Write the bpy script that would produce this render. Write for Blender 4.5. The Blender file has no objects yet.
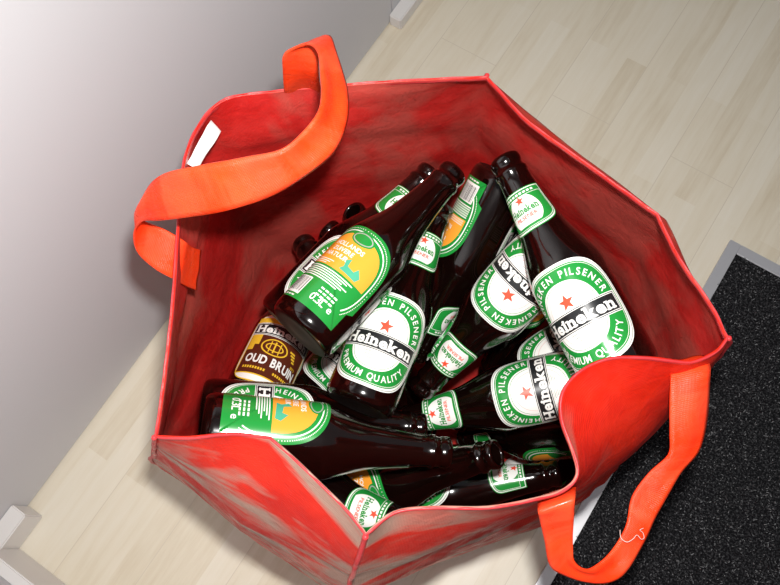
import bpy, bmesh, math, random
from mathutils import Vector, Matrix, noise
from math import pi, sin, cos
SC = bpy.context.scene
COL = SC.collection

# ---------------------------------------------------------------- camera
cam = bpy.data.objects.new('camera', bpy.data.cameras.new('camera'))
COL.objects.link(cam)
cam.data.lens = 790 / 780 * 36
cam.data.sensor_width = 36
cam.data.clip_start = 0.02
CAM_RIGHT = Vector((0.836351, 0.545510, -0.054178)); CAM_UP = Vector((-0.506563, 0.806832, 0.304000)); CAM_BACK = Vector((0.209548, -0.226806, 0.951130))
cam.matrix_world = Matrix(((CAM_RIGHT.x, CAM_UP.x, CAM_BACK.x, 0), (CAM_RIGHT.y, CAM_UP.y, CAM_BACK.y, 0),
                           (CAM_RIGHT.z, CAM_UP.z, CAM_BACK.z, 1.0), (0, 0, 0, 1)))
SC.camera = cam

# ---------------------------------------------------------------- light
world = bpy.data.worlds.new('room_light'); SC.world = world; world.use_nodes = True
bg = world.node_tree.nodes['Background']
bg.inputs[0].default_value = (0.93, 0.94, 1.0, 1); bg.inputs[1].default_value = 0.20

def area(name, loc, target, size, power, color=(1, 1, 1)):
    L = bpy.data.lights.new(name, 'AREA'); L.shape = 'DISK'; L.size = size; L.energy = power; L.color = color
    o = bpy.data.objects.new(name, L); COL.objects.link(o); o.location = loc
    o.rotation_euler = (Vector(target) - Vector(loc)).to_track_quat('-Z', 'Y').to_euler()
    return o
flash_at = Vector((0, 0, 1.0)) + CAM_RIGHT * 0.014 + CAM_UP * 0.050 - CAM_BACK * 0.0
area('camera_flash', flash_at, flash_at - CAM_BACK + CAM_RIGHT * -0.18 + CAM_UP * 0.0, 0.026, 8.5, (1.0, 0.985, 0.96))
area('ceiling_lamp', (0.15, -0.25, 2.3), (-0.1, 0.15, 0), 0.30, 1.3, (1.0, 0.96, 0.9))
SC.view_settings.view_transform = 'Standard'
SC.view_settings.look = 'None'
SC.view_settings.gamma = 1
SC.view_settings.exposure = 0.0
SC.view_settings.use_curve_mapping = False

# ---------------------------------------------------------------- helpers
def mat(name, color, rough=0.5, spec=0.5, metal=0.0, coat=0.0):
    m = bpy.data.materials.new(name); m.use_nodes = True
    b = m.node_tree.nodes['Principled BSDF']
    b.inputs['Base Color'].default_value = (*color, 1)
    b.inputs['Roughness'].default_value = rough
    b.inputs['Specular IOR Level'].default_value = spec
    b.inputs['Metallic'].default_value = metal
    b.inputs['Coat Weight'].default_value = coat
    b.inputs['Coat Roughness'].default_value = 0.05
    return m
class NT:
    def __init__(s, m): s.t = m.node_tree; s.b = s.t.nodes['Principled BSDF']
    def n(s, kind, ins=None, **kw):
        nd = s.t.nodes.new('ShaderNode' + kind)
        for k, v in kw.items(): setattr(nd, k, v)
        for k, v in (ins or {}).items():
            if isinstance(v, tuple) and len(v) == 2 and hasattr(v[0], 'outputs'): s.t.links.new(v[0].outputs[v[1]], nd.inputs[k])
            elif hasattr(v, 'outputs'): s.t.links.new(v.outputs[0], nd.inputs[k])
            else: nd.inputs[k].default_value = v
        return nd
    def link(s, a, out, b, inp): s.t.links.new(a.outputs[out], b.inputs[inp])
    def ramp(s, fac, stops):
        r = s.t.nodes.new('ShaderNodeValToRGB'); e = r.color_ramp.elements
        while len(e) < len(stops): e.new(0.5)
        for x, (p, c) in zip(e, stops): x.position = p; x.color = (*c, 1)
        s.t.links.new(fac.outputs[0], r.inputs[0]); return r
    def bump(s, h, strength, dist=0.001, prev=None):
        b = s.n('Bump', {'Strength': strength, 'Distance': dist, 'Height': h})
        if prev: s.link(prev, 0, b, 'Normal')
        return b

def link_mesh(name, verts, faces, mats, parent=None, smooth=True, fmat=None):
    me = bpy.data.meshes.new(name); me.from_pydata([tuple(v) for v in verts], [], faces); me.update()
    for m in (mats if isinstance(mats, (list, tuple)) else [mats]): me.materials.append(m)
    if fmat: me.polygons.foreach_set('material_index', fmat)
    me.polygons.foreach_set('use_smooth', [smooth] * len(me.polygons))
    o = bpy.data.objects.new(name, me); COL.objects.link(o)
    if parent: o.parent = parent
    return o
def box(name, lo, hi, m, parent=None, bevel=0.0):
    bm = bmesh.new(); bmesh.ops.create_cube(bm, size=1)
    for v in bm.verts: v.co = Vector(((lo[i] + hi[i]) / 2 + v.co[i] * (hi[i] - lo[i]) for i in range(3)))
    if bevel: bmesh.ops.bevel(bm, geom=bm.edges[:], offset=bevel, segments=2, affect='EDGES')
    me = bpy.data.meshes.new(name); bm.to_mesh(me); bm.free(); me.materials.append(m)
    o = bpy.data.objects.new(name, me); COL.objects.link(o)
    if parent: o.parent = parent
    return o
def structure(o): o['kind'] = 'structure'; return o
def empty(name, loc, label, cat, group=None):
    o = bpy.data.objects.new(name, None); COL.objects.link(o); o.location = loc; o.empty_display_size = 0.05
    o['label'] = label; o['category'] = cat
    if group: o['group'] = group
    return o

# ---------------------------------------------------------------- room
def floor_material():
    m = mat('pale_laminate', (0.6, 0.5, 0.38), 0.38, 0.4); t = NT(m)
    tc = t.n('TexCoord')
    mp = t.n('Mapping', {'Vector': (tc, 'Object'), 'Rotation': (0, 0, pi / 2), 'Location': (0.13, 0.0, 0)})
    br = t.n('TexBrick', {'Vector': mp, 'Scale': 1.0, 'Color1': (0.0, 0.0, 0.0, 1), 'Color2': (1, 1, 1, 1), 'Mortar': (0.5, 0.5, 0.5, 1),
                          'Mortar Size': 0.0002, 'Mortar Smooth': 0.4, 'Bias': 0.0, 'Brick Width': 0.43, 'Row Height': 0.031}, offset=0.37, offset_frequency=2)
    st = t.n('Mapping', {'Vector': (tc, 'Object'), 'Scale': (60, 5, 1)})
    gr = t.n('TexNoise', {'Vector': st, 'Scale': 2.0, 'Detail': 6.0, 'Roughness': 0.6})
    bl = t.n('TexNoise', {'Vector': (tc, 'Object'), 'Scale': 7.0, 'Detail': 3.0})
    a = t.n('Math', {0: (br, 'Color'), 1: 0.26}, operation='MULTIPLY')
    b = t.n('Math', {0: (gr, 'Fac'), 1: 0.55}, operation='MULTIPLY')
    c = t.n('Math', {0: (bl, 'Fac'), 1: 0.25}, operation='MULTIPLY')
    s = t.n('Math', {0: a, 1: b}, operation='ADD'); s = t.n('Math', {0: s, 1: c}, operation='ADD')
    r = t.ramp(s, [(0.2, (0.760, 0.715, 0.610)), (0.55, (0.700, 0.635, 0.505)), (0.85, (0.575, 0.485, 0.345))])
    # seams between the boards
    mp2 = t.n('Mapping', {'Vector': (tc, 'Object'), 'Rotation': (0, 0, pi / 2), 'Location': (0.13, 0.0, 0)})
    br2 = t.n('TexBrick', {'Vector': mp2, 'Scale': 1.0, 'Color1': (1, 1, 1, 1), 'Color2': (1, 1, 1, 1), 'Mortar': (0, 0, 0, 1),
                           'Mortar Size': 0.0005, 'Brick Width': 1.2, 'Row Height': 0.093}, offset=0.4)
    mx = t.n('Mix', {'Factor': (br2, 'Color'), 'A': (0.60, 0.53, 0.42, 1), 'B': (r, 'Color')}, data_type='RGBA')
    # small dark knots and specks
    sp = t.n('TexVoronoi', {'Vector': (tc, 'Object'), 'Scale': 7.5}, feature='F1')
    spr = t.ramp(sp, [(0.012, (0.25, 0.25, 0.25)), (0.022, (1, 1, 1))])
    mm = t.n('Mix', {'Factor': 0.8, 'A': (mx, 'Result'), 'B': (spr, 'Color')}, data_type='RGBA', blend_type='MULTIPLY')
    t.link(mm, 'Result', t.b, 'Base Color')
    bp = t.bump(gr, 0.06, 0.0005); t.link(bp, 0, t.b, 'Normal')
    return m
# Mix nodes expose several A/B sockets: pick the RGBA ones explicitly
_oldn = NT.n
def _n(s, kind, ins=None, **kw):
    if kind != 'Mix': return _oldn(s, kind, ins, **kw)
    nd = s.t.nodes.new('ShaderNodeMix')
    for k, v in kw.items(): setattr(nd, k, v)
    want = {'Factor': 'VALUE', 'A': 'RGBA', 'B': 'RGBA'}
    for k, v in (ins or {}).items():
        sock = [i for i in nd.inputs if i.name == k and i.type == want[k]][0]
        if isinstance(v, tuple) and len(v) == 2 and hasattr(v[0], 'outputs'):
            o = v[0].outputs[v[1]]
            if v[1] == 'Result': o = [q for q in v[0].outputs if q.type == 'RGBA'][0]
            s.t.links.new(o, sock)
        elif hasattr(v, 'outputs'): s.t.links.new(v.outputs[0], sock)
        else: sock.default_value = v
    return nd
NT.n = _n
def _link(s, a, out, b, inp):
    o = [q for q in a.outputs if q.type == 'RGBA'][0] if out == 'Result' else a.outputs[out]
    s.t.links.new(o, b.inputs[inp])
NT.link = _link

M_FLOOR = floor_material()
M_WALL = mat('white_lacquer', (0.575, 0.575, 0.59), 0.6, 0.12)
t = NT(M_WALL); nz = t.n('TexNoise', {'Scale': 90.0, 'Detail': 2.0}); t.link(t.bump(nz, 0.04, 0.0005), 0, t.b, 'Normal')
M_TRIM = mat('white_skirting_paint', (0.70, 0.68, 0.66), 0.4, 0.4)

floor = structure(box('floor', (-0.75, -0.60, -0.02), (1.35, 1.9, 0), M_FLOOR))
wl = structure(box('wall_left', (-0.56, 0.60, -0.02), (-0.4500, 1.9, 1.9), M_WALL))
structure(box('wall_front', (-0.56, -0.45, -0.02), (1.35, -0.297, 1.9), M_WALL))
structure(box('trim_1', (-0.4500, -0.297, 0), (-0.4270, -0.238, 0.045), M_TRIM, bevel=0.0015))
structure(box('trim_2', (-0.4500, 0.590, 0), (-0.4300, 1.9, 0.022), M_TRIM, bevel=0.0015))
structure(box('baseboard_front', (-0.4265, -0.297, 0), (1.35, -0.283, 0.075), M_TRIM, bevel=0.0015))
# flush white door between the two pieces of trim, hung just clear of the floor
structure(box('door_1', (-0.56, -0.2655, 0.0035), (-0.4505, 0.5985, 1.9), M_WALL, bevel=0.001))
structure(box('trim_3', (-0.56, -0.297, 0.0), (-0.4540, -0.2675, 1.9), M_TRIM, bevel=0.001))

# ---------------------------------------------------------------- entrance mat in its metal frame
M_ALU = mat('brushed_aluminium', (0.62, 0.62, 0.64), 0.35, 0.5, 0.6)
M_PILE = mat('black_carpet', (0.012, 0.012, 0.013), 0.95, 0.1)
t = NT(M_PILE); tc = t.n('TexCoord'); n1 = t.n('TexNoise', {'Vector': (tc, 'Object'), 'Scale': 420.0, 'Detail': 3.0})
r1 = t.ramp(n1, [(0.45, (0.006, 0.006, 0.007)), (0.62, (0.028, 0.028, 0.030)), (0.72, (0.09, 0.09, 0.095))]); t.link(r1, 'Color', t.b, 'Base Color')
t.link(t.bump(n1, 0.9, 0.003), 0, t.b, 'Normal')
M_FIBRE = mat('black_carpet_fibre', (0.042, 0.042, 0.045), 0.6, 0.4)
M_FIBRE2 = mat('grey_carpet_fibre', (0.20, 0.20, 0.205), 0.6, 0.4)
MX0, MY1 = 0.122, 0.538
mt = empty('door_mat', (0.55, 0.2, 0), 'black speckled entrance mat with a thin metal edge set on the pale floor', 'mat')
def child(o, root): o.parent = root; o.matrix_parent_inverse = Matrix.Translation(root.location).inverted(); return o
child(box('mat_backing', (MX0 + 0.010, -0.26, 0.0003), (1.20, MY1 - 0.010, 0.0050), M_PILE), mt)
child(box('metal_edge', (MX0, -0.26, 0.0003), (MX0 + 0.0148, MY1, 0.0068), M_ALU, bevel=0.0008), mt)
child(box('metal_edge', (MX0 + 0.0149, MY1 - 0.0148, 0.0003), (1.20, MY1, 0.0068), M_ALU, bevel=0.0008), mt)
rnd = random.Random(4)
vs, fs, fm = [], [], []
for i in range(30000):
    x = rnd.uniform(MX0 + 0.014, 0.62); y = rnd.uniform(-0.05, MY1 - 0.015)
    if x > 0.40 and rnd.random() < 0.5: continue
    a = rnd.uniform(0, 2 * pi); l = rnd.uniform(0.0010, 0.0030); w = rnd.uniform(0.00025, 0.0005)
    dx, dy = cos(a), sin(a); z = 0.0048; h = rnd.uniform(0.0008, 0.0028)
    k = len(vs)
    for s_, zz in ((0, z), (0.5, z + h), (1, z + h * rnd.uniform(0.2, 1.0))):
        cx, cy = x + dx * l * s_, y + dy * l * s_
        vs += [(cx - dy * w, cy + dx * w, zz), (cx + dy * w, cy - dx * w, zz)]
    fs += [(k, k + 1, k + 3, k + 2), (k + 2, k + 3, k + 5, k + 4)]
    q = 1 if rnd.random() < 0.22 else 0
    fm += [q, q]
pile = child(link_mesh('carpet_pile', vs, fs, [M_FIBRE, M_FIBRE2], smooth=False, fmat=fm), mt)
pile['kind'] = 'stuff'

# ---------------------------------------------------------------- the bag
def weave(t, tc, s=900.0):
    w1 = t.n('TexWave', {'Vector': (tc, 'UV'), 'Scale': 330.0, 'Distortion': 1.5}, wave_type='BANDS', bands_direction='X')
    w2 = t.n('TexWave', {'Vector': (tc, 'UV'), 'Scale': 260.0, 'Distortion': 1.5}, wave_type='BANDS', bands_direction='Y')
    return t.n('Math', {0: w1, 1: w2}, operation='MULTIPLY')
def bag_mat(name, c_dark, c_light, scuff, scuff_amt, rough=0.42, streak=(1, 1, 1), mask=False):
    m = mat(name, c_light, rough, 0.3); t = NT(m); tc = t.n('TexCoord')
    n1 = t.n('TexNoise', {'Vector': (tc, 'Object'), 'Scale': 22.0, 'Detail': 5.0, 'Roughness': 0.6})
    c1 = t.ramp(n1, [(0.35, c_dark), (0.65, c_light)])
    mp = t.n('Mapping', {'Vector': (tc, 'UV'), 'Scale': streak, 'Rotation': (0, 0, 0.38 if mask else 0.0)})
    n2 = t.n('TexNoise', {'Vector': mp, 'Scale': 1.0, 'Detail': 4.0, 'Roughness': 0.55, 'Distortion': 0.4})
    f = t.ramp(n2, [(0.47, (0, 0, 0)), (0.57, (scuff_amt,) * 3)])
    if mask:    # wear sits on the near faces of the bag, in patches
        n5 = t.n('TexNoise', {'Vector': (tc, 'Object'), 'Scale': 9.0, 'Detail': 2.0})
        sx = t.n('SeparateXYZ', {'Vector': (tc, 'Object')})
        ny = t.n('MapRange', {'Value': (sx, 'Y'), 'From Min': 0.06, 'From Max': 0.12, 'To Min': 1.0, 'To Max': 0.0})
        m5 = t.ramp(n5, [(0.38, (0.3, 0.3, 0.3)), (0.52, (1, 1, 1))])
        mm = t.n('Math', {0: (m5, 'Color'), 1: (ny, 'Result')}, operation='MULTIPLY')
        f0 = t.n('Math', {0: (f, 'Color'), 1: mm}, operation='MULTIPLY')
        f = t.ramp(f0, [(0.0, (0, 0, 0)), (1.0, (1, 1, 1))])
    mx = t.n('Mix', {'Factor': (f, 'Color'), 'A': (c1, 'Color'), 'B': (*scuff, 1)}, data_type='RGBA')
    t.link(mx, 'Result', t.b, 'Base Color')
    wv = weave(t, tc)
    b1 = t.bump(wv, 0.5, 0.0004)
    n3 = t.n('TexNoise', {'Vector': (tc, 'Object'), 'Scale': 60.0, 'Detail': 4.0, 'Distortion': 1.0})
    b2 = t.bump(n3, 0.35, 0.0025, b1); t.link(b2, 0, t.b, 'Normal')
    rr = t.ramp(n3, [(0.35, (rough - 0.12,) * 3), (0.65, (rough + 0.15,) * 3)]); t.link(rr, 'Color', t.b, 'Roughness')
    return m
M_INNER = bag_mat('red_woven_plastic_lining', (0.50, 0.012, 0.011), (0.66, 0.028, 0.024), (0.42, 0.16, 0.12), 0.35, streak=(9, 5, 1))
M_OUTER = bag_mat('red_woven_plastic_worn', (0.44, 0.008, 0.003), (0.56, 0.018, 0.005), (0.31, 0.215, 0.165), 0.9, 0.42, streak=(7.0, 36, 1), mask=True)
M_BIND = bag_mat('pink_red_binding', (0.46, 0.022, 0.026), (0.56, 0.045, 0.05), (0.7, 0.22, 0.2), 0.3, 0.4, streak=(40, 6, 1))
M_STRAP = bag_mat('orange_red_strap', (0.80, 0.030, 0.004), (0.88, 0.050, 0.006), (0.8, 0.14, 0.06), 0.2, 0.36, streak=(6, 30, 1))
M_TAG = mat('white_woven_tag', (0.8, 0.78, 0.76), 0.7)
M_THREAD = mat('clear_white_thread', (0.75, 0.55, 0.5), 0.5)

# rim outline of the sagging mouth (x, y, z), anticlockwise seen from the near-left corner
RIM = [
    (-0.18457, -0.04192, 0.5), (-0.20313, -0.00996, 0.5), (-0.22958, 0.03617, 0.505), (-0.26404, 0.08711, 0.505), (-0.28734, 0.12409, 0.505),
    (-0.29838, 0.15627, 0.5), (-0.29356, 0.18046, 0.5), (-0.27182, 0.2041, 0.495), (-0.24478, 0.22908, 0.49), (-0.19843, 0.2668, 0.485),
    (-0.14609, 0.30618, 0.48), (-0.12585, 0.29838, 0.48), (-0.09952, 0.29019, 0.478), (-0.04535, 0.28222, 0.478), (0.01325, 0.27344, 0.478),
    (0.04091, 0.251, 0.48), (0.0741, 0.23202, 0.48), (0.09215, 0.21483, 0.485), (0.08927, 0.20099, 0.488), (0.07796, 0.18541, 0.49),
    (0.05471, 0.17243, 0.495), (0.03403, 0.15794, 0.5), (0.02183, 0.14095, 0.5), (0.01868, 0.12217, 0.5), (0.02683, 0.1064, 0.5),
    (0.04158, 0.09388, 0.5), (0.0512, 0.08282, 0.5), (0.04925, 0.07022, 0.5), (0.03783, 0.05617, 0.505), (0.01525, 0.03502, 0.51),
    (-0.01258, 0.01671, 0.515), (-0.02992, 0.00205, 0.515), (-0.03658, -0.01723, 0.52), (-0.05484, -0.01209, 0.515), (-0.07649, -0.00814, 0.515),
    (-0.09916, -0.00443, 0.515), (-0.11813, -0.00226, 0.515), (-0.14092, -0.01321, 0.51), (-0.16451, -0.03054, 0.505)]
NR = len(RIM)
# which rim points sit above the named corners; below the rim the cloth hangs down to these two rings
MID = {0: (-.258, -.078), 5: (-.325, .160), 10: (-.170, .350), 14: (.020, .312), 17: (.111, .232), 20: (.106, .190), 23: (.097, .146), 26: (.083, .098), 32: (-.045, -.080), 36: (-.152, -.085)}
BAS = {0: (-.262, -.090), 5: (-.318, .190), 10: (-.150, .345), 14: (.025, .328), 17: (.125, .244), 20: (.118, .195), 23: (.106, .140), 26: (.092, .083), 32: (-.055, -.098), 36: (-.155, -.096)}
UPP = {i: None for i in range(NR)}
UPX = {0: (-.202, -.052), 5: (-.312, .157), 10: (-.155, .322), 14: (.024, .284), 32: (-.037, -.047), 36: (-.121, -.055), 15: (.052, .262), 16: (.080, .241), 17: (.100, .223), 18: (.099, .206), 19: (.096, .190), 20: (.091, .176), 21: (.086, .162), 22: (.082, .149), 23: (.078, .136), 24: (.074, .122), 25: (.070, .107), 26: (.066, .091), 27: (.056, .074), 28: (.042, .054)}
def fill(d):
    ks = sorted(d); out = []
    per = [Vector(r[:2]) for r in RIM]
    cum = [0]
    for i in range(NR): cum.append(cum[-1] + (per[(i + 1) % NR] - per[i]).length)
    for i in range(NR):
        lo = max([k for k in ks if k <= i]); hs = [k for k in ks if k > i]
        hi = hs[0] if hs else ks[0] + NR
        f = (cum[i] - cum[lo]) / ((cum[hi] if hi < NR else cum[NR]) - cum[lo])
        a, b = Vector(d[lo]), Vector(d[hi % NR]); out.append(a.lerp(b, f))
    return out
mid, bas = fill(MID), fill(BAS)
ZM, ZU = 0.25, 0.435
rings = []   # top to bottom control rings
r_top = [Vector(r) for r in RIM]
r_upp = [Vector((p.x, p.y, ZU)) for p in fill(UPX)]
r_mid = [Vector((p.x, p.y, ZM)) for p in mid]
r_low = [Vector((*(mid[i].lerp(bas[i], 0.6)), 0.10)) for i in range(NR)]
r_bas = [Vector((p.x, p.y, 0.0035)) for p in bas]
CTRL = [r_top, r_upp, r_mid, r_low, r_bas]
CREASE = {10, 14, 17, 32, 36, 0}
def cr(a, b, c, d, t):
    return 0.5 * ((2 * b) + (c - a) * t + (2 * a - 5 * b + 4 * c - d) * t * t + (3 * b - a - 3 * c + d) * t ** 3)
SUB = 5
def smooth_ring(r):
    out = []
    for i in range(NR):
        a, b, c, d = r[i - 1], r[i], r[(i + 1) % NR], r[(i + 2) % NR]
        if i in CREASE: a = b + (b - c)
        if (i + 1) % NR in CREASE: d = c + (c - b)
        for k in range(SUB): out.append(cr(a, b, c, d, k / SUB))
    return out
CS = [smooth_ring(r) for r in CTRL]
NP = len(CS[0])
ROWS = []
tz = [0, .03, .07, .12, .2, .3, .42, .56, .7, .85, 1.0]
VCO = []
for seg in range(4):
    for tt in (tz if seg == 0 else [0, .1, .2, .3, .4, .5, .6, .7, .8, .9, 1.0]):
        if seg and tt == 0: continue
        row = []
        for i in range(NP):
            b, c = CS[seg][i], CS[seg + 1][i]
            a = CS[seg - 1][i] if seg else b + (b - c) * 0.6
            d = CS[seg + 2][i] if seg < 3 else c + (c - b)
            row.append(cr(a, b, c, d, tt))
        ROWS.append(row)
centre = Vector((-.08, .12, 0))
arc = [0]
for i in range(NP): arc.append(arc[-1] + (ROWS[0][(i + 1) % NP] - ROWS[0][i]).length)
depth = [0]
for k in range(1, len(ROWS)): depth.append(depth[-1] + (ROWS[k][0] - ROWS[k - 1][0]).length)
def wrinkle(p, i, k):
    d = depth[k]
    amp = min(1, d / 0.05) * min(1, max(0.0, (p.z - 0.01) / 0.05))
    q = Vector((p.x * 9, p.y * 9, p.z * 16))
    v = 0.003 + noise.noise(q) * 0.006 + noise.noise(q * 2.7 + Vector((5, 1, 2))) * 0.0030
    # a couple of sharp fold lines
    u = arc[i]
    v += 0.005 * max(0, 1 - abs((p.z - 0.30 - 0.12 * sin(u * 7)) / 0.02))
    return v * amp * 0.8
V, F, FMT, UV = [], [], [], []
for k, row in enumerate(ROWS):
    for i, p in enumerate(row):
        tan = row[(i + 1) % NP] - row[i - 1]
        n = Vector((tan.y, -tan.x, 0))
        if n.length > 1e-9: n.normalize()
        if n.dot(Vector((p.x - centre.x, p.y - centre.y, 0))) < 0: n = -n
        w = wrinkle(p, i, k)
        V.append(p + n * w)
NK = len(ROWS)
for k in range(NK - 1):
    for i in range(NP):
        j = (i + 1) % NP
        F.append((k * NP + i, (k + 1) * NP + i, (k + 1) * NP + j, k * NP + j)); FMT.append(0)
c0 = len(V); V.append(Vector((-.08, .12, 0.0035)))
for i in range(NP):
    F.append(((NK - 1) * NP + i, c0, (NK - 1) * NP + (i + 1) % NP)); FMT.append(0)
bag = empty('shopping_bag', (-0.08, 0.12, 0), 'large red woven plastic shopping bag with orange-red handles, full of brown beer bottles', 'bag')
body = link_mesh('bag_body', V, F, [M_INNER, M_OUTER], fmat=FMT)
uv = body.data.uv_layers.new(name='UV')
for poly in body.data.polygons:
    for li, vi in zip(poly.loop_indices, poly.vertices):
        k, i = divmod(vi, NP)
        if vi == c0: k, i = NK - 1, 0
        u = arc[i]
        if poly.index < (NK - 1) * NP and i == 0 and (poly.index % NP) == NP - 1: u = arc[NP]
        uv.data[li].uv = (u, depth[min(k, NK - 1)])
bm = bmesh.new(); bm.from_mesh(body.data); bmesh.ops.recalc_face_normals(bm, faces=bm.faces); bm.to_mesh(body.data); bm.free()
# inner side must carry the lining, outer side the worn cloth: solidify gives the other side its own slot
avg = sum(((p.normal.dot(p.center - Vector((-.08, .12, p.center.z)))) for p in body.data.polygons[:(NK - 1) * NP]))
if avg < 0: body.data.flip_normals()
sol = body.modifiers.new('cloth', 'SOLIDIFY'); sol.thickness = 0.0014; sol.offset = -1; sol.material_offset = -1; sol.material_offset_rim = 0
for p in body.data.polygons: p.material_index = 1
child(body, bag)

def tube_loop(name, pts, r, m, closed=True, seg=8, flat=1.0):
    n = len(pts); vs, fs = [], []
    for i, p in enumerate(pts):
        a = pts[i - 1] if (closed or i > 0) else pts[i]; b = pts[(i + 1) % n] if (closed or i < n - 1) else pts[i]
        tg = (b - a).normalized(); s = tg.cross(Vector((0, 0, 1)))
        if s.length < 1e-4: s = tg.cross(Vector((1, 0, 0)))
        s.normalize(); u = s.cross(tg).normalized()
        for k in range(seg):
            an = 2 * pi * k / seg; vs.append(p + s * cos(an) * r + u * sin(an) * r * flat)
    for i in range(n if closed else n - 1):
        j = (i + 1) % n
        for k in range(seg): fs.append((i * seg + k, i * seg + (k + 1) % seg, j * seg + (k + 1) % seg, j * seg + k))
    if not closed: fs += [tuple(range(seg))[::-1], tuple((n - 1) * seg + k for k in range(seg))]
    return link_mesh(name, vs, fs, m)
hem = [V[i] for i in range(NP)]
hp = []
for i, p in enumerate(hem): hp.append(p + Vector((0, 0, -0.0028 + 0.0004 * sin(arc[i] * 300))))
child(tube_loop('rim_binding', hp, 0.0011, M_BIND, flat=3.0), bag)
# vertical piping down the corner seams, outside
def seam(i0, upto):
    pts = []
    for k in range(0, upto):
        p = V[k * NP + i0 * SUB]; a = V[k * NP + i0 * SUB - 1]; b = V[k * NP + (i0 * SUB + 1) % NP]
        out = (p - Vector((-.08, .12, p.z))).normalized()
        pts.append(p + out * 0.0006)
    return pts
for i0 in (0, 10, 17, 32):
    child(tube_loop('corner_seam', seam(i0, NK - 2), 0.0019, M_BIND, closed=False, seg=6), bag)

# ---- handles: ribbons given by their two edges
H1 = [
    ((-0.2769, 0.22069, 0.455), (-0.2547, 0.23625, 0.455)), ((-0.26331, 0.21074, 0.497), (-0.24142, 0.22593, 0.497)),
    ((-0.25587, 0.20951, 0.53), (-0.23249, 0.21987, 0.53)), ((-0.25148, 0.20907, 0.548), (-0.23048, 0.2219, 0.55)),
    ((-0.24504, 0.21121, 0.558), (-0.22974, 0.22678, 0.56)), ((-0.22949, 0.21352, 0.572), (-0.22385, 0.22886, 0.566)),
    ((-0.2139, 0.2055, 0.585), (-0.21157, 0.21908, 0.572)), ((-0.20081, 0.19071, 0.593), (-0.19785, 0.20628, 0.575)),
    ((-0.18977, 0.17701, 0.598), (-0.18587, 0.19471, 0.578)), ((-0.18331, 0.16406, 0.6), (-0.17552, 0.17833, 0.578)),
    ((-0.18331, 0.14889, 0.6), (-0.17049, 0.15673, 0.577)), ((-0.18785, 0.13339, 0.6), (-0.17635, 0.13433, 0.576)),
    ((-0.20406, 0.11874, 0.598), (-0.18761, 0.11263, 0.575)), ((-0.22399, 0.10487, 0.592), (-0.20712, 0.0925, 0.57)),
    ((-0.24418, 0.09301, 0.582), (-0.23029, 0.07782, 0.56)), ((-0.25655, 0.08449, 0.57), (-0.24838, 0.06922, 0.55)),
    ((-0.26373, 0.07397, 0.555), (-0.26406, 0.06463, 0.538)), ((-0.27158, 0.06807, 0.535), (-0.275, 0.05921, 0.518)),
    ((-0.27427, 0.06967, 0.515), (-0.27563, 0.05168, 0.5)), ((-0.26754, 0.07411, 0.502), (-0.26441, 0.04946, 0.487)),
    ((-0.25621, 0.07619, 0.492), (-0.25197, 0.05156, 0.475)), ((-0.25756, 0.07776, 0.475), (-0.2523, 0.0538, 0.455)),
    ((-0.26132, 0.08295, 0.45), (-0.25342, 0.05804, 0.43))]
H2 = [
    ((0.06979, 0.18769, 0.462), (0.08827, 0.20437, 0.462)), ((0.07244, 0.17712, 0.478), (0.09193, 0.19429, 0.478)),
    ((0.08093, 0.16048, 0.478), (0.09902, 0.18209, 0.475)), ((0.0927, 0.14232, 0.47), (0.10934, 0.16551, 0.465)),
    ((0.09928, 0.13147, 0.462), (0.1157, 0.14592, 0.456)), ((0.09498, 0.11558, 0.455), (0.11304, 0.12618, 0.45)),
    ((0.09344, 0.09727, 0.45), (0.11362, 0.09768, 0.443)), ((0.09952, 0.07844, 0.448), (0.11568, 0.07696, 0.44)),
    ((0.09801, 0.05796, 0.448), (0.11382, 0.05399, 0.44)), ((0.0923, 0.04399, 0.452), (0.10714, 0.0423, 0.442)),
    ((0.08614, 0.04011, 0.457), (0.0944, 0.03483, 0.445)), ((0.07907, 0.04068, 0.462), (0.07881, 0.03071, 0.45)),
    ((0.07415, 0.0462, 0.468), (0.06818, 0.03055, 0.457)), ((0.06752, 0.05473, 0.478), (0.05709, 0.04012, 0.47)),
    ((0.0613, 0.0631, 0.49), (0.04671, 0.04813, 0.485)), ((0.05689, 0.07058, 0.495), (0.04202, 0.05185, 0.493)),
    ((0.05635, 0.07969, 0.475), (0.04004, 0.061, 0.475))]
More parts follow.
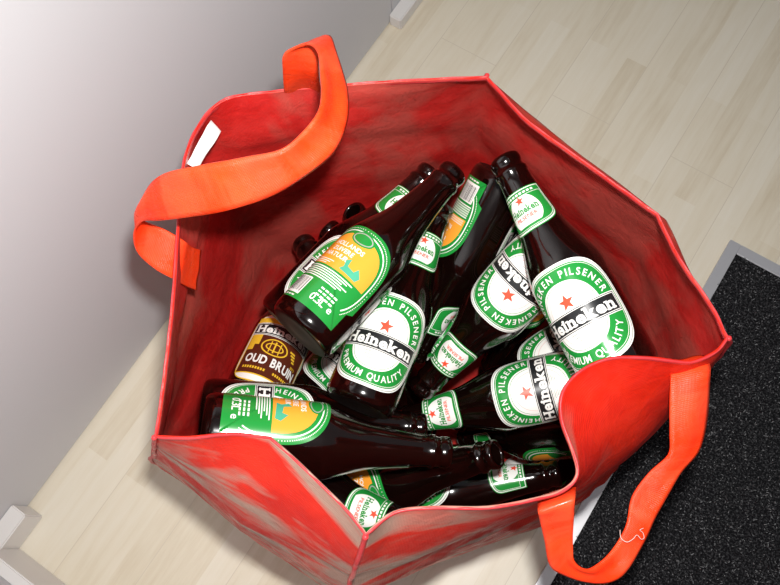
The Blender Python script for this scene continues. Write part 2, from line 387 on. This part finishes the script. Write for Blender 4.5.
def ribbon(name, secs, th=0.0016, sub=5):
    L = [Vector(s[0]) for s in secs]; Rr = [Vector(s[1]) for s in secs]; n = len(secs)
    out = []
    for i in range(n - 1):
        g = lambda P, j: P[min(max(j, 0), n - 1)]
        for k in range(sub):
            tt = k / sub
            out.append((cr(g(L, i - 1), g(L, i), g(L, i + 1), g(L, i + 2), tt), cr(g(Rr, i - 1), g(Rr, i), g(Rr, i + 1), g(Rr, i + 2), tt)))
    out.append((L[-1], Rr[-1]))
    W = 8; vs, fs, uvs = [], [], []; s = 0
    for q, (a, b) in enumerate(out):
        if q: s += ((a + b) / 2 - (out[q - 1][0] + out[q - 1][1]) / 2).length
        nx = out[min(q + 1, len(out) - 1)]; pv = out[max(q - 1, 0)]
        tg = ((nx[0] + nx[1]) - (pv[0] + pv[1])).normalized(); nn = (b - a).cross(tg).normalized()
        for w in range(W + 1):
            f = w / W
            dz = 0.0012 * math.sin(f * pi * 2 + s * 25) * (0.5 + 0.5 * sin(s * 40)) + 0.0008 * noise.noise(Vector((s * 40, f * 3, 1.7)))
            hemd = 0.0006 if w in (0, W) else 0
            vs.append(a.lerp(b, f) + nn * (dz + hemd)); uvs.append((f * 0.03, s))
    for q in range(len(out) - 1):
        for w in range(W): fs.append((q * (W + 1) + w, q * (W + 1) + w + 1, (q + 1) * (W + 1) + w + 1, (q + 1) * (W + 1) + w))
    o = link_mesh(name, vs, fs, M_STRAP)
    u = o.data.uv_layers.new(name='UV')
    for poly in o.data.polygons:
        for li, vi in zip(poly.loop_indices, poly.vertices): u.data[li].uv = uvs[vi]
    sm = o.modifiers.new('cloth', 'SOLIDIFY'); sm.thickness = th; sm.offset = 0
    return child(o, bag)
ribbon('handle', H1); ribbon('handle', H2)
# care tag stitched inside the far-left corner
TAGP = [Vector(p) for p in [(-0.28767, 0.12408, 0.497), (-0.29675, 0.16267, 0.492), (-0.28768, 0.16082, 0.487), (-0.2818, 0.12621, 0.49)]]
vs, fs = [], []
for a in range(7):
    for b in range(4):
        p = TAGP[0].lerp(TAGP[1], a / 6).lerp(TAGP[3].lerp(TAGP[2], a / 6), b / 3)
        vs.append(p + Vector((0.0008, -0.0006, 0)) * noise.noise(p * 90) * 1.5)
for a in range(6):
    for b in range(3): fs.append((a * 4 + b, a * 4 + b + 1, (a + 1) * 4 + b + 1, (a + 1) * 4 + b))
tag = child(link_mesh('care_tag', vs, fs, M_TAG), bag); tag['label'] = 'white care tag sewn inside the rim'
tag.modifiers.new('cloth', 'SOLIDIFY').thickness = 0.0006
# loose stitching thread curling on the near handle
THR = [Vector(p) for p in [(0.09644, 0.07408, 0.452), (0.09916, 0.06987, 0.453), (0.10357, 0.06977, 0.453), (0.10592, 0.07353, 0.453), (0.1071, 0.07729, 0.452), (0.11083, 0.07676, 0.45), (0.11257, 0.07865, 0.448), (0.11036, 0.08095, 0.449), (0.10746, 0.08128, 0.451), (0.10924, 0.08396, 0.45)]]
pts = []
for i in range(len(THR) - 1):
    g = lambda j: THR[min(max(j, 0), len(THR) - 1)]
    for k in range(6): pts.append(cr(g(i - 1), g(i), g(i + 1), g(i + 2), k / 6))
th = child(tube_loop('loose_thread', pts, 0.0002, M_THREAD, closed=False, seg=5), bag); th['label'] = 'white loose thread on the handle'

# ---------------------------------------------------------------- bottles
M_GLASS = mat('dark_brown_glass', (0.0034, 0.0010, 0.0007), 0.14, 0.38, 0, 0.7)
M_GLASS.node_tree.nodes['Principled BSDF'].inputs['Coat Roughness'].default_value = 0.02
M_STIP = mat('stippled_brown_glass', (0.0055, 0.0016, 0.0010), 0.45, 0.3)
M_LG = mat('label_green', (0.012, 0.235, 0.035), 0.2, 0.6)
M_LW = mat('label_white', (0.80, 0.80, 0.76), 0.22, 0.6)
M_LS = mat('label_silver', (0.42, 0.47, 0.42), 0.25, 0.5, 0.3)
M_LR = mat('label_red', (0.75, 0.07, 0.03), 0.3, 0.5)
M_LK = mat('label_black', (0.012, 0.013, 0.014), 0.28, 0.5)
M_LO = mat('label_orange', (0.86, 0.33, 0.035), 0.2, 0.6)
M_LT = mat('label_teal', (0.06, 0.36, 0.22), 0.3, 0.5)
M_LP = mat('label_pink', (0.72, 0.45, 0.42), 0.3, 0.5)
M_LY = mat('label_gold', (0.75, 0.46, 0.03), 0.3, 0.5)
M_LB = mat('label_brown', (0.085, 0.018, 0.008), 0.28, 0.5)
LM = [M_LG, M_LW, M_LS, M_LR, M_LK, M_LO, M_LT, M_LP, M_LY, M_LB]
G_, W_, S_, R_, K_, O_, T_, P_, Y_, B_ = range(10)

LEN = 0.208
PROF = [(0, 0), (0.0012, 0.010), (0.0012, 0.020), (0.0004, 0.0240), (0.0010, 0.0268), (0.0035, 0.0291), (0.0075, 0.0302), (0.0100, 0.0304), (0.0940, 0.0304),
        (0.0990, 0.0299), (0.1040, 0.0288), (0.1100, 0.0270), (0.1180, 0.0245), (0.1260, 0.0219), (0.1340, 0.0198), (0.1420, 0.0183), (0.1500, 0.0172),
        (0.1600, 0.0158), (0.1700, 0.0147), (0.1800, 0.0137), (0.1895, 0.0129), (0.1905, 0.0136), (0.1935, 0.0138), (0.1945, 0.0130), (0.1975, 0.0120), (0.1990, 0.0119),
        (0.2005, 0.0126), (0.2035, 0.0130), (0.2065, 0.0128), (0.2080, 0.0117), (0.2080, 0.0096), (0.2055, 0.0090), (0.1910, 0.0090), (0.1760, 0.0100), (0.1610, 0.0112), (0.1600, 0.0)]
PROF = [(z if z < 0.0105 else z * 0.9615, r * 1.01 if r > 0.02 else r) for z, r in PROF]
LEN = 0.200
def rad(z):
    for (a, ra), (b, rb) in zip(PROF[5:], PROF[6:]):
        if a <= z <= b: return ra + (rb - ra) * (z - a) / (b - a + 1e-12)
    return 0.0305
def lathe_mesh():
    N = 96; vs, fs = [], []
    idx = []
    for z, r in PROF:
        if r == 0: idx.append([len(vs)]); vs.append((0, 0, z))
        else:
            idx.append(list(range(len(vs), len(vs) + N)))
            vs += [(r * cos(2 * pi * k / N), r * sin(2 * pi * k / N), z) for k in range(N)]
    for a, b in zip(idx, idx[1:]):
        for k in range(N):
            j = (k + 1) % N
            if len(a) == 1: fs.append((a[0], b[j], b[k]))
            elif len(b) == 1: fs.append((a[k], a[j], b[0]))
            else: fs.append((a[k], a[j], b[j], b[k]))
    me = bpy.data.meshes.new('glass_body'); me.from_pydata(vs, [], fs); me.materials.append(M_GLASS); me.materials.append(M_STIP)
    for p in me.polygons:
        if max(vs[k][2] for k in p.vertices) < 0.0013: p.material_index = 1
    me.polygons.foreach_set('use_smooth', [True] * len(me.polygons)); me.update()
    return me

# ---- lettering
_gl = {}
def glyph(ch, off=0.0, serif=False):
    key = (ch, off, serif)
    if key in _gl: return _gl[key]
    cu = bpy.data.curves.new('g', 'FONT'); cu.body = ch; cu.size = 1; cu.offset = off; cu.resolution_u = 3
    ob = bpy.data.objects.new('g', cu); COL.objects.link(ob)
    dg = bpy.context.evaluated_depsgraph_get(); dg.update()
    me = bpy.data.meshes.new_from_object(ob.evaluated_get(dg))
    vs = [(v.co.x, v.co.y) for v in me.vertices]; fs = [tuple(p.vertices) for p in me.polygons]
    bpy.data.objects.remove(ob); bpy.data.curves.remove(cu); bpy.data.meshes.remove(me)
    x0 = min(v[0] for v in vs); x1 = max(v[0] for v in vs)
    vs = [(x - x0, y) for x, y in vs]
    w = x1 - x0
    if serif:
        def rect(a, b, c, d):
            k = len(vs); vs.extend([(a, b), (c, b), (c, d), (a, d)]); fs.append((k, k + 1, k + 2, k + 3))
        cap = 0.70; xh = 0.52; e = 0.055; t_ = 0.075
        if ch == 'H':
            for xx in (0, w - 0.17): rect(xx - e, -0.01, xx + 0.17 + e, t_); rect(xx - e, cap - t_, xx + 0.17 + e, cap + 0.01)
        if ch in 'in':
            rect(-e, -0.01, 0.16 + e, t_); rect(-e - 0.02, xh - t_, 0.12, xh + 0.005)
            if ch == 'n': rect(w - 0.16 - e, -0.01, w + e, t_)
        if ch == 'k': rect(-e, -0.01, 0.16 + e, t_); rect(-e - 0.02, cap - t_, 0.1, cap + 0.02)
    if serif and ch == 'k': w -= 0.05
    if serif and ch in 'Hin': vs = [(x + 0.03, y) for x, y in vs]; w += 0.06
    _gl[key] = (vs, fs, w); return _gl[key]

class Decal:
    """flat artwork in millimetres wrapped round the bottle; v = 0 sits at height zc"""
    def __init__(s, zc): s.zc = zc; s.v = []; s.f = []; s.m = []
    def add(s, pts, faces, m, layer):
        k = len(s.v); s.v += [(x, y, layer) for x, y in pts]
        for f in faces: s.f.append(tuple(k + q for q in f)); s.m.append(m)
    def grid(s, x0, y0, x1, y1, m, layer, ang=0):
        nx = max(1, int(abs(x1 - x0) / 2.0)); ny = max(1, int(abs(y1 - y0) / 4.0)); pts = []; fs = []
        for j in range(ny + 1):
            for i in range(nx + 1): pts.append((x0 + (x1 - x0) * i / nx, y0 + (y1 - y0) * j / ny))
        for j in range(ny):
            for i in range(nx): a = j * (nx + 1) + i; fs.append((a, a + 1, a + nx + 2, a + nx + 1))
        s.add(pts, fs, m, layer)
    def ring(s, outer, inner, m, layer, clip=None):
        """band between two same-length outlines (functions of angle), or filled if inner is None"""
        N = 96; R = 2 if inner else 12; pts = []; fs = []
        for i in range(N):
            a = 2 * pi * i / N; o = outer(a); n = inner(a) if inner else (s.cx, s.cy)
            for k in range(R + 1): t_ = k / R; pts.append((n[0] + (o[0] - n[0]) * t_, n[1] + (o[1] - n[1]) * t_))
        for i in range(N):
            j = (i + 1) % N
            for k in range(R): fs.append((i * (R + 1) + k, i * (R + 1) + k + 1, j * (R + 1) + k + 1, j * (R + 1) + k))
        s.add(pts, fs, m, layer)
    cx = 0; cy = 0; k = 0.925
    def text(s, body, x, y, h, m, layer, off=0.0, serif=False, width=None, gap=0.06, align=0.5, slope=0.0):
        g = [glyph(c, off, serif) if c != ' ' else None for c in body]
        tot = sum((q[2] if q else 0.3) + gap for q in g) - gap
        sc = h / 0.7; sx = (width / tot) if width else sc
        cx = x - tot * sx * align
        for q in g:
            if q:
                s.add([(cx + vx * sx + slope * vy, y + vy * sc) for vx, vy in q[0]], q[1], m, layer); cx += (q[2] + gap) * sx
            else: cx += (0.3 + gap) * sx
    def arctext(s, body, a, b, h, m, layer, a0, a1, top=True, off=0.02):
        n = len(body); sc = h / 0.7
        P_ = [se(a, b, 2.6)(a0 + (a1 - a0) * k / 200) for k in range(201)]
        cl = [0]
        for k in range(200): cl.append(cl[-1] + math.dist(P_[k], P_[k + 1]))
        ws = [(glyph(ch, off)[2] if ch != ' ' else 0.30) + 0.16 for ch in body]; tw = sum(ws); run = 0
        for i, ch in enumerate(body):
            tgt = cl[-1] * (run + ws[i] / 2) / tw; run += ws[i]
            if ch == ' ': continue
            k = max(q for q in range(200) if cl[q] <= tgt)
            px, py = P_[k]; qx, qy = P_[k + 1]
            d = Vector((qx - px, qy - py)).normalized(); nrm = Vector((-d.y, d.x))
            vs, fs, w = glyph(ch, off)
            s.add([(px + d.x * (vx - w / 2) * sc * 0.88 + nrm.x * (vy - 0.35) * sc, py + d.y * (vx - w / 2) * sc * 0.88 + nrm.y * (vy - 0.35) * sc) for vx, vy in vs], fs, m, layer)
    def star(s, x, y, r, m, layer, rot=0.0):
        pts = [(x, y)] + [(x + (r if k % 2 == 0 else r * 0.42) * sin(k * pi / 5 + rot), y + (r if k % 2 == 0 else r * 0.42) * cos(k * pi / 5 + rot)) for k in range(10)]
        s.add(pts, [(0, k + 1, (k + 1) % 10 + 1) for k in range(10)], m, layer)
    def mesh(s, name):
        # fine flat mesh first, so that it wraps round the glass without cutting into it
        pm = bmesh.new(); lay = pm.verts.layers.float.new('lay'); pv = []
        for x, y, l in s.v: v = pm.verts.new((x, y, 0)); v[lay] = l; pv.append(v)
        mi = pm.faces.layers.int.new('mi')
        for f, q in zip(s.f, s.m):
            if len(set(f)) < 3: continue
            try: nf = pm.faces.new([pv[k] for k in f])
            except ValueError: continue
            nf[mi] = q
        for _ in range(5):
            le = [e for e in pm.edges if e.calc_length() > 2.3]
            if not le: break
            bmesh.ops.subdivide_edges(pm, edges=le, cuts=1, use_grid_fill=False)
            bmesh.ops.triangulate(pm, faces=[f for f in pm.faces if len(f.verts) > 4])
        pm.verts.index_update()
        s.v = [(v.co.x, v.co.y, v[lay]) for v in pm.verts]
        s.f = [tuple(v.index for v in f.verts) for f in pm.faces]; s.m = [f[mi] for f in pm.faces]
        pm.free()
        out = []
        rc = rad(s.zc)
        for x, y, l in s.v:
            x *= s.k; y *= s.k
            z = s.zc + y * 0.001; r = rad(z); th_ = x * 0.001 / rc; r += 0.00022 + l * 0.00006
            out.append((r * cos(th_), r * sin(th_), z))
        me = bpy.data.meshes.new(name); me.from_pydata(out, [], s.f)
        used = sorted(set(s.m)); mp = {q: i for i, q in enumerate(used)}
        for q in used: me.materials.append(LM[q])
        me.polygons.foreach_set('material_index', [mp[q] for q in s.m])
        me.update(); bm = bmesh.new(); bm.from_mesh(me)
        for f in bm.faces:
            c = f.calc_center_median()
            if f.normal.dot(Vector((c.x, c.y, 0))) < 0: f.normal_flip()
        bm.to_mesh(me); bm.free()
        me.polygons.foreach_set('use_smooth', [True] * len(me.polygons))
        return me
def se(a, b, n):
    def f(t_):
        c, s_ = cos(t_), sin(t_)
        return (a * math.copysign(abs(c) ** (2 / n), c), b * math.copysign(abs(s_) ** (2 / n), s_))
    return f

def banner(d, y, w, h, slope=0.0):
    d.grid(-w / 2 - 2.2, y - h / 2 - 2.2, w / 2 + 2.2, y + h / 2 + 2.2, W_, 4)
    d.grid(-w / 2 - 1.5, y - h / 2 - 1.5, w / 2 + 1.5, y + h / 2 + 1.5, K_, 5)
    d.grid(-w / 2 - 0.8, y - h / 2 - 0.8, w / 2 + 0.8, y + h / 2 + 0.8, W_, 6)
    d.grid(-w / 2 - 0.2, y - h / 2 - 0.2, w / 2 + 0.2, y + h / 2 + 0.2, K_, 7)
    d.text('Heineken', 0, y - h * 0.37, h * 0.74, W_, 8, 0.032, True, width=w * 0.93, gap=0.045)

def front_label():
    d = Decal(0.0555)
    d.ring(se(43.5, 45, 3.0), None, W_, 0)
    d.ring(se(42.6, 44.1, 3.0), se(41.9, 43.4, 3.0), S_, 1)
    d.ring(se(40.6, 42.0, 2.9), None, G_, 1)
    d.ring(se(39.6, 41.0, 2.9), se(39.2, 40.6, 2.9), W_, 2)
    d.ring(se(26.0, 29.5, 2.3), None, W_, 2)
    d.ring(se(24.4, 27.9, 2.3), se(24.0, 27.5, 2.3), G_, 3)
    d.ring(se(20.5, 24.0, 2.2), se(20.0, 23.5, 2.2), P_, 3)
    d.arctext('HEINEKEN PILSENER', 32.8, 35.2, 6.0, W_, 3, pi * 0.965, pi * 0.035, True, 0.018)
    d.arctext('PREMIUM QUALITY', 32.8, 35.2, 6.0, W_, 3, pi * 1.13, pi * 1.87, False, 0.018)
    d.star(0, 12.5, 7.2, R_, 4)
    for k in range(6): d.grid(-12.5 + k * 1.3, -12.6 - k * 1.5, 12.5 - k * 1.3, -11.9 - k * 1.5, (P_, S_)[k % 2], 3)
    banner(d, -3.0, 74, 13.5)
    return d.mesh('front_label')
def neck_label():
    d = Decal(0.1490)
    def shp(a, w, top, side, bot):
        """straight top, rounded bottom"""
        c, s_ = cos(a), sin(a)
        if s_ >= 0: return (w * max(-1, min(1, c * 1.5)) if abs(c) < 0.667 else math.copysign(w, c), top if abs(c) < 0.667 else side + (top - side) * (1 - (abs(c) - 0.667) / 0.333))
        return (w * math.copysign(abs(c) ** 0.7, c), side + (side - bot) * -abs(s_) ** 0.8)
    mk = lambda w, top, side, bot: (lambda a: shp(a, w, top, side, bot))
    d.ring(mk(26, 19, -5, -19.5), None, G_, 0)
    d.ring(mk(25.2, 18.2, -5.2, -18.6), None, W_, 1)
    d.ring(mk(24.2, 17.4, -5.5, -17.3), None, G_, 2)
    d.ring(mk(23.4, 12.6, -5.6, -16.4), mk(22.9, 12.2, -5.6, -16.0), W_, 3)
    d.cy = -2
    d.ring(lambda a: (15.5 * cos(a), max(-13.6, min(12.2, -1.5 + 16 * sin(a)))), None, W_, 3)
    d.cy = 0
    for q in range(9): d.grid(-17 + q * 3.9, 14.0, -14.4 + q * 3.9, 15.8, W_, 4)
    d.star(0, 9.0, 4.6, R_, 5)
    d.text('Heineken', 0, -2.6, 6.2, G_, 5, 0.03, True, width=27, gap=0.045)
    d.text('PILSENER', 0, -8.0, 3.4, R_, 5, 0.02, width=20)
    return d.mesh('neck_label')
def back_label():
    d = Decal(0.0555)
    def shp(k):
        f = se(43.0 * k, 45 * k, 2.7)
        def g(a):
            x, y = f(a)
            if y < 0:
                c, s_ = cos(a), sin(a); m_ = max(abs(c), abs(s_)); x, y = 43 * k * c / m_, 45 * k * s_ / m_
                if y < -24: x = max(-37 * k, min(37 * k, x))
            return (x, y)
        return g
    d.ring(shp(1.0), None, G_, 0)
    # beaded arc following the rounded top and sides
    f = se(40.0, 42.0, 2.6); N = 110
    for i in range(N):
        a = -0.25 * pi + 1.5 * pi * i / N
        x, y = f(a)
        if y > -30: d.grid(x - 0.42, y - 0.42, x + 0.42, y + 0.42, W_, 1)
    for k, (ra, m_) in enumerate(((37.6, W_),)):
        f1, f2 = se(ra, 39.6, 2.6), se(ra - 1.1, 38.5, 2.6)
        N = 60; pts = []; fs = []
        for i in range(N + 1):
            a = -0.22 * pi + 1.44 * pi * i / N; pts += [f1(a), f2(a)]
        fs = [(2 * i, 2 * i + 1, 2 * i + 3, 2 * i + 2) for i in range(N)]
        d.add(pts, fs, m_, 1)
    # orange field
    f = se(34, 35, 2.6); pts = []; fs = []; rows = 14
    for j in range(rows + 1):
        y = -4 + (34.0 + 4) * j / rows
        hw = 34 if y <= 0 else 34 * (1 - min(1, (y / 35.0)) ** 2.6) ** (1 / 2.6)
        for i in range(17): pts.append((-hw + 2 * hw * i / 16, y))
    for j in range(rows):
        for i in range(16): a = j * 17 + i; fs.append((a, a + 1, a + 18, a + 17))
    d.add(pts, fs, O_, 2)
    d.cx, d.cy = 2, 33
    d.ring(lambda a: (2 + 12 * cos(a), 33 + 7 * sin(a)), None, G_, 3)
    d.ring(lambda a: (2 + 10.4 * cos(a), 33 + 5.6 * sin(a)), lambda a: (2 + 9.2 * cos(a), 33 + 4.6 * sin(a)), S_, 4)
    d.cx = d.cy = 0
    d.text('HOLLANDS', -4, 19.5, 4.4, W_, 3, 0.02)
    d.text('ZUIVERE', -6, 13.0, 4.4, W_, 3, 0.02)
    d.text('NATUUR', -8, 6.5, 4.4, W_, 3, 0.02)
    d.add([(4, -1), (22, -2), (24, 3), (18, 9), (16, 4), (9, 5), (8, 12), (4, 9), (6, 3)], [(0, 1, 2, 4), (2, 3, 4), (0, 4, 5, 8), (5, 6, 7, 8)], T_, 4)
    for k in range(3): d.grid(-32, 1.2 - k * 2.0, -4 - k * 3, 1.9 - k * 2.0, W_, 3)
    for k in range(6): d.grid(-33, -7.2 - k * 2.15, 24 - (k * 37 % 11), -6.2 - k * 2.15, W_, 2)
    d.grid(-31, -40, -8, -20.5, W_, 3)
    rb = random.Random(3); y = -21.2
    x = -29.5
    while x < -9.5:
        w = rb.choice((0.35, 0.6, 0.9)); d.grid(x, -37.5, x + w, -21.5, K_, 4); x += w + rb.choice((0.5, 0.8, 1.1))
    d.text('0.3L e', 14, -37.5, 6.6, W_, 3, 0.01)
    for k in range(3):
        for q in range(4): d.grid(5 + q * 4.6, -24.5 - k * 3.6, 8.4 + q * 4.6, -22.9 - k * 3.6, W_, 3)
    for q in range(4): d.grid(-28 + q * 4.6, -43.2, -24.6 + q * 4.6, -41.8, W_, 3)
    return d.mesh('back_label')
def oud_label():
    d = Decal(0.0570)
    d.ring(se(40, 44, 4.5), None, Y_, 0)
    d.ring(se(38.6, 42.4, 5), None, W_, 1)
    d.grid(-36.5, -35.5, 36.5, 38, Y_, 2)
    d.ring(lambda a: (35 * (1 if abs(cos(a)) > 0.7071 else cos(a) / 0.7071) * (1 if cos(a) > 0 or abs(cos(a)) <= 0.7071 else -1), (-34 if sin(a) < 0 else 16) * (1 if abs(sin(a)) > 0.7071 else abs(sin(a)) / 0.7071)), None, B_, 3)
    # amber glow of the brewery drawing on the left and its oval
    d.cx, d.cy = -4, 2
    d.ring(lambda a: (-4 + 15 * cos(a), 2 + 10 * sin(a)), lambda a: (-4 + 13.4 * cos(a), 2 + 8.6 * sin(a)), Y_, 4)
    d.ring(lambda a: (-4 + 10 * cos(a), 2 + 5 * sin(a)), lambda a: (-4 + 8.6 * cos(a), 2 + 3.8 * sin(a)), Y_, 4)
    d.grid(-5, -5, -3.4, 9, Y_, 4); d.grid(-9.5, -5, -8.5, 9, Y_, 4); d.grid(1, -5, 2, 9, Y_, 4)
    d.grid(-34.5, 2, -22, 15, Y_, 4); d.grid(-34.5, -5, -27, 2, Y_, 4)
    for k in range(4): d.grid(13 + k * 2, 6 - k * 3, 20 + k, 8 - k * 3, Y_, 4)
    banner(d, 23.0, 70, 12.0)
    d.text('OUD BRUIN', 0, -20.5, 10.0, W_, 5, 0.03, width=60, gap=0.08)
    for q in range(9): d.grid(-29 + q * 2.9, -28.5, -27.1 + q * 2.9, -25.6, Y_, 5); d.grid(5 + q * 2.7, -28.5, 6.8 + q * 2.7, -25.6, Y_, 5)
    d.text('1873', 24, -9.5, 3.0, Y_, 5, 0.01)
    return d.mesh('front_label')

ME_GLASS = lathe_mesh(); ME_FRONT = front_label(); ME_NECK = neck_label(); ME_BACK = back_label(); ME_OUD = oud_label()
GROUP = 'brown beer bottles in the red bag'
def make_bottle():
    root = empty('beer_bottle', (0, 0, 0), 'brown beer bottle', 'bottle', GROUP)
    for nm, me, rz in (('glass_body', ME_GLASS, 0), ('front_label', ME_FRONT, 0), ('neck_label', ME_NECK, 0), ('back_label', ME_BACK, pi)):
        o = bpy.data.objects.new(nm, me); COL.objects.link(o); o.parent = root; o.rotation_euler = (0, 0, rz)
    return root
def copy_thing(src):
    r = src.copy(); COL.objects.link(r)
    for ch in list(src.children):
        c = ch.copy(); COL.objects.link(c); c.parent = r
    return r
CAMP = Vector((0, 0, 1.0))
def pose(root, b, m, phi):
    """b = base, m = mouth, phi = turn of the front label about the axis, 0 = facing up and out of the bag"""
    b, m = Vector(b), Vector(m); u = (m - b).normalized()
    c = (CAMP - b.lerp(m, 0.3)); c = (c - u * c.dot(u)).normalized(); s = u.cross(c)
    x = c * cos(phi) + s * sin(phi)
    y = u.cross(x)
    root.matrix_world = Matrix(((x.x, y.x, u.x, b.x), (x.y, y.y, u.y, b.y), (x.z, y.z, u.z, b.z), (0, 0, 0, 1)))
BOTTLES = [
    ('1', (-0.17598, 0.07617, 0.39533), (-0.15163, 0.27321, 0.37119), 165, 'topmost beer bottle, its whole orange and green back label facing up'),
    ('2', (0.05604, 0.18034, 0.40211), (-0.11341, 0.28606, 0.41256), -20, 'beer bottle at the right, neck label and largest front label both in full view'),
    ('3', (-0.11372, 0.05792, 0.33729), (-0.15308, 0.25388, 0.33029), -7, 'beer bottle with starred front label in the middle, just below the topmost bottle'),
    ('4', (-0.11787, 0.31178, 0.33479), (-0.11234, 0.13824, 0.23554), -130, 'neck-down beer bottle right of the topmost one, strip of orange back label along it'),
    ('5', (-0.04163, 0.27654, 0.36509), (-0.08512, 0.10939, 0.26425), 0, 'beer bottle with its starred front label upside down'),
    ('6', (-0.10747, 0.31048, 0.26803), (-0.10378, 0.18901, 0.10919), -57, 'beer bottle mostly hidden between the neck-down one and the upside-down label'),
    ('19', (-0.05742, 0.29315, 0.30882), (-0.04523, 0.18353, 0.14199), 180, 'beer bottle almost hidden beneath the neck of the one with the largest label'),
    ('7', (0.04882, 0.20576, 0.28741), (-0.09297, 0.07272, 0.24054), 0, 'beer bottle lying sideways, starred front label touching the folded-in rim'),
    ('8', (0.03621, 0.26779, 0.25919), (-0.05278, 0.11489, 0.1659), 0, 'beer bottle with half a front label showing between the upside-down and sideways ones'),
    ('9', (-0.19623, -0.02763, 0.39433), (-0.02876, 0.06728, 0.34007), 150, 'beer bottle along the near left rim with barcode and orange back label on top'),
    ('10', (-0.22889, -0.01816, 0.3229), (-0.0621, 0.08138, 0.27522), 8, 'beer bottle just behind the barcode one, thin strip of front label showing'),
    ('11', (-0.2154, 0.00449, 0.2519), (-0.2682, 0.1832, 0.17927), 3, 'brown ale bottle with a brown and gold label, standing against the left wall'),
    ('12', (-0.19607, 0.04433, 0.16469), (-0.1905, 0.228, 0.08573), 10, 'beer bottle under the base of the topmost one, bottom corner of front label showing'),
    ('13', (-0.13769, 0.24241, 0.08264), (-0.24593, 0.23161, 0.25048), 0, 'beer bottle deep by the far wall, its black mouth rightmost of three'),
    ('20', (-0.07378, 0.1709, 0.2033), (-0.26917, 0.21086, 0.21841), 0, 'beer bottle deep by the far wall, its black mouth the middle of three'),
    ('21', (-0.11765, 0.11057, 0.27639), (-0.28729, 0.18711, 0.20314), 0, 'beer bottle deep by the far wall, its black mouth leftmost of three'),
    ('14', (-0.21339, 0.08508, 0.3199), (-0.18071, 0.28232, 0.3253), 15, 'beer bottle directly behind the topmost one, left edge of front label showing'),
    ('15', (-0.07881, -0.00772, 0.16175), (0.06671, 0.12426, 0.19924), -50, 'beer bottle by the near rim, mouth resting on the folded-in side'),
    ('16', (-0.19722, -0.04323, 0.2551), (-0.01191, 0.00427, 0.31343), 0, 'beer bottle in the nearest corner of the bag, neck label showing at the rim'),
    ('17', (-0.11572, -0.02486, 0.20439), (0.00495, 0.09193, 0.31301), -150, 'beer bottle under the barcode one, orange label corner showing, neck pointing right'),
    ('18', (0.07032, 0.17662, 0.24083), (-0.03387, 0.1181, 0.08046), 130, 'beer bottle in the dark gap beneath the sideways one'),
    ('22', (-0.16044, 0.12482, 0.21232), (-0.07776, 0.10564, 0.03123), 180, 'beer bottle added deep down to darken the gap left of the sideways neck'),
    ('b0', (-0.17574, -0.00418, 0.05198), (-0.0176, 0.11398, 0.01989), 0, 'beer bottle lying on the floor of the bag underneath the whole pile'),
    ('b1', (0.07699, 0.18884, 0.05179), (0.00566, 0.0047, 0.02014), 60, 'beer bottle lying on the floor of the bag underneath the whole pile'),
    ('b2', (-0.08136, -0.07538, 0.05233), (0.0045, 0.10224, 0.01948), 120, 'beer bottle lying on the floor of the bag underneath the whole pile')]
proto = make_bottle(); first = True
BACK_TURN = {'9': 145, '6': 180, '4': 215, '1': 163, '18': 120, '2': 205}
NECK_TURN = {'4': 45, '10': 130, '6': 180, '19': 0, '8': 180, '13': 180, '20': 180, '21': 180, '12': 180, '18': 160}
for key, b, m, phi, label in BOTTLES:
    o = proto if first else copy_thing(proto); first = False
    pose(o, b, m, math.radians(phi)); o['label'] = label
    if key == '22':     # filler bottle added to keep the gap dark, front and back labels left off
        for ch in list(o.children):
            if ch.data in (ME_FRONT, ME_BACK): bpy.data.objects.remove(ch)
    if key in NECK_TURN:
        for ch in o.children:
            if ch.data is ME_NECK: ch.rotation_euler = (0, 0, math.radians(NECK_TURN[key]))
    if key in BACK_TURN:
        for ch in o.children:
            if ch.data is ME_BACK: ch.rotation_euler = (0, 0, math.radians(BACK_TURN[key]))
    if key == '11':
        for ch in o.children:
            if ch.data is ME_FRONT: ch.data = ME_OUD
        del o['group']
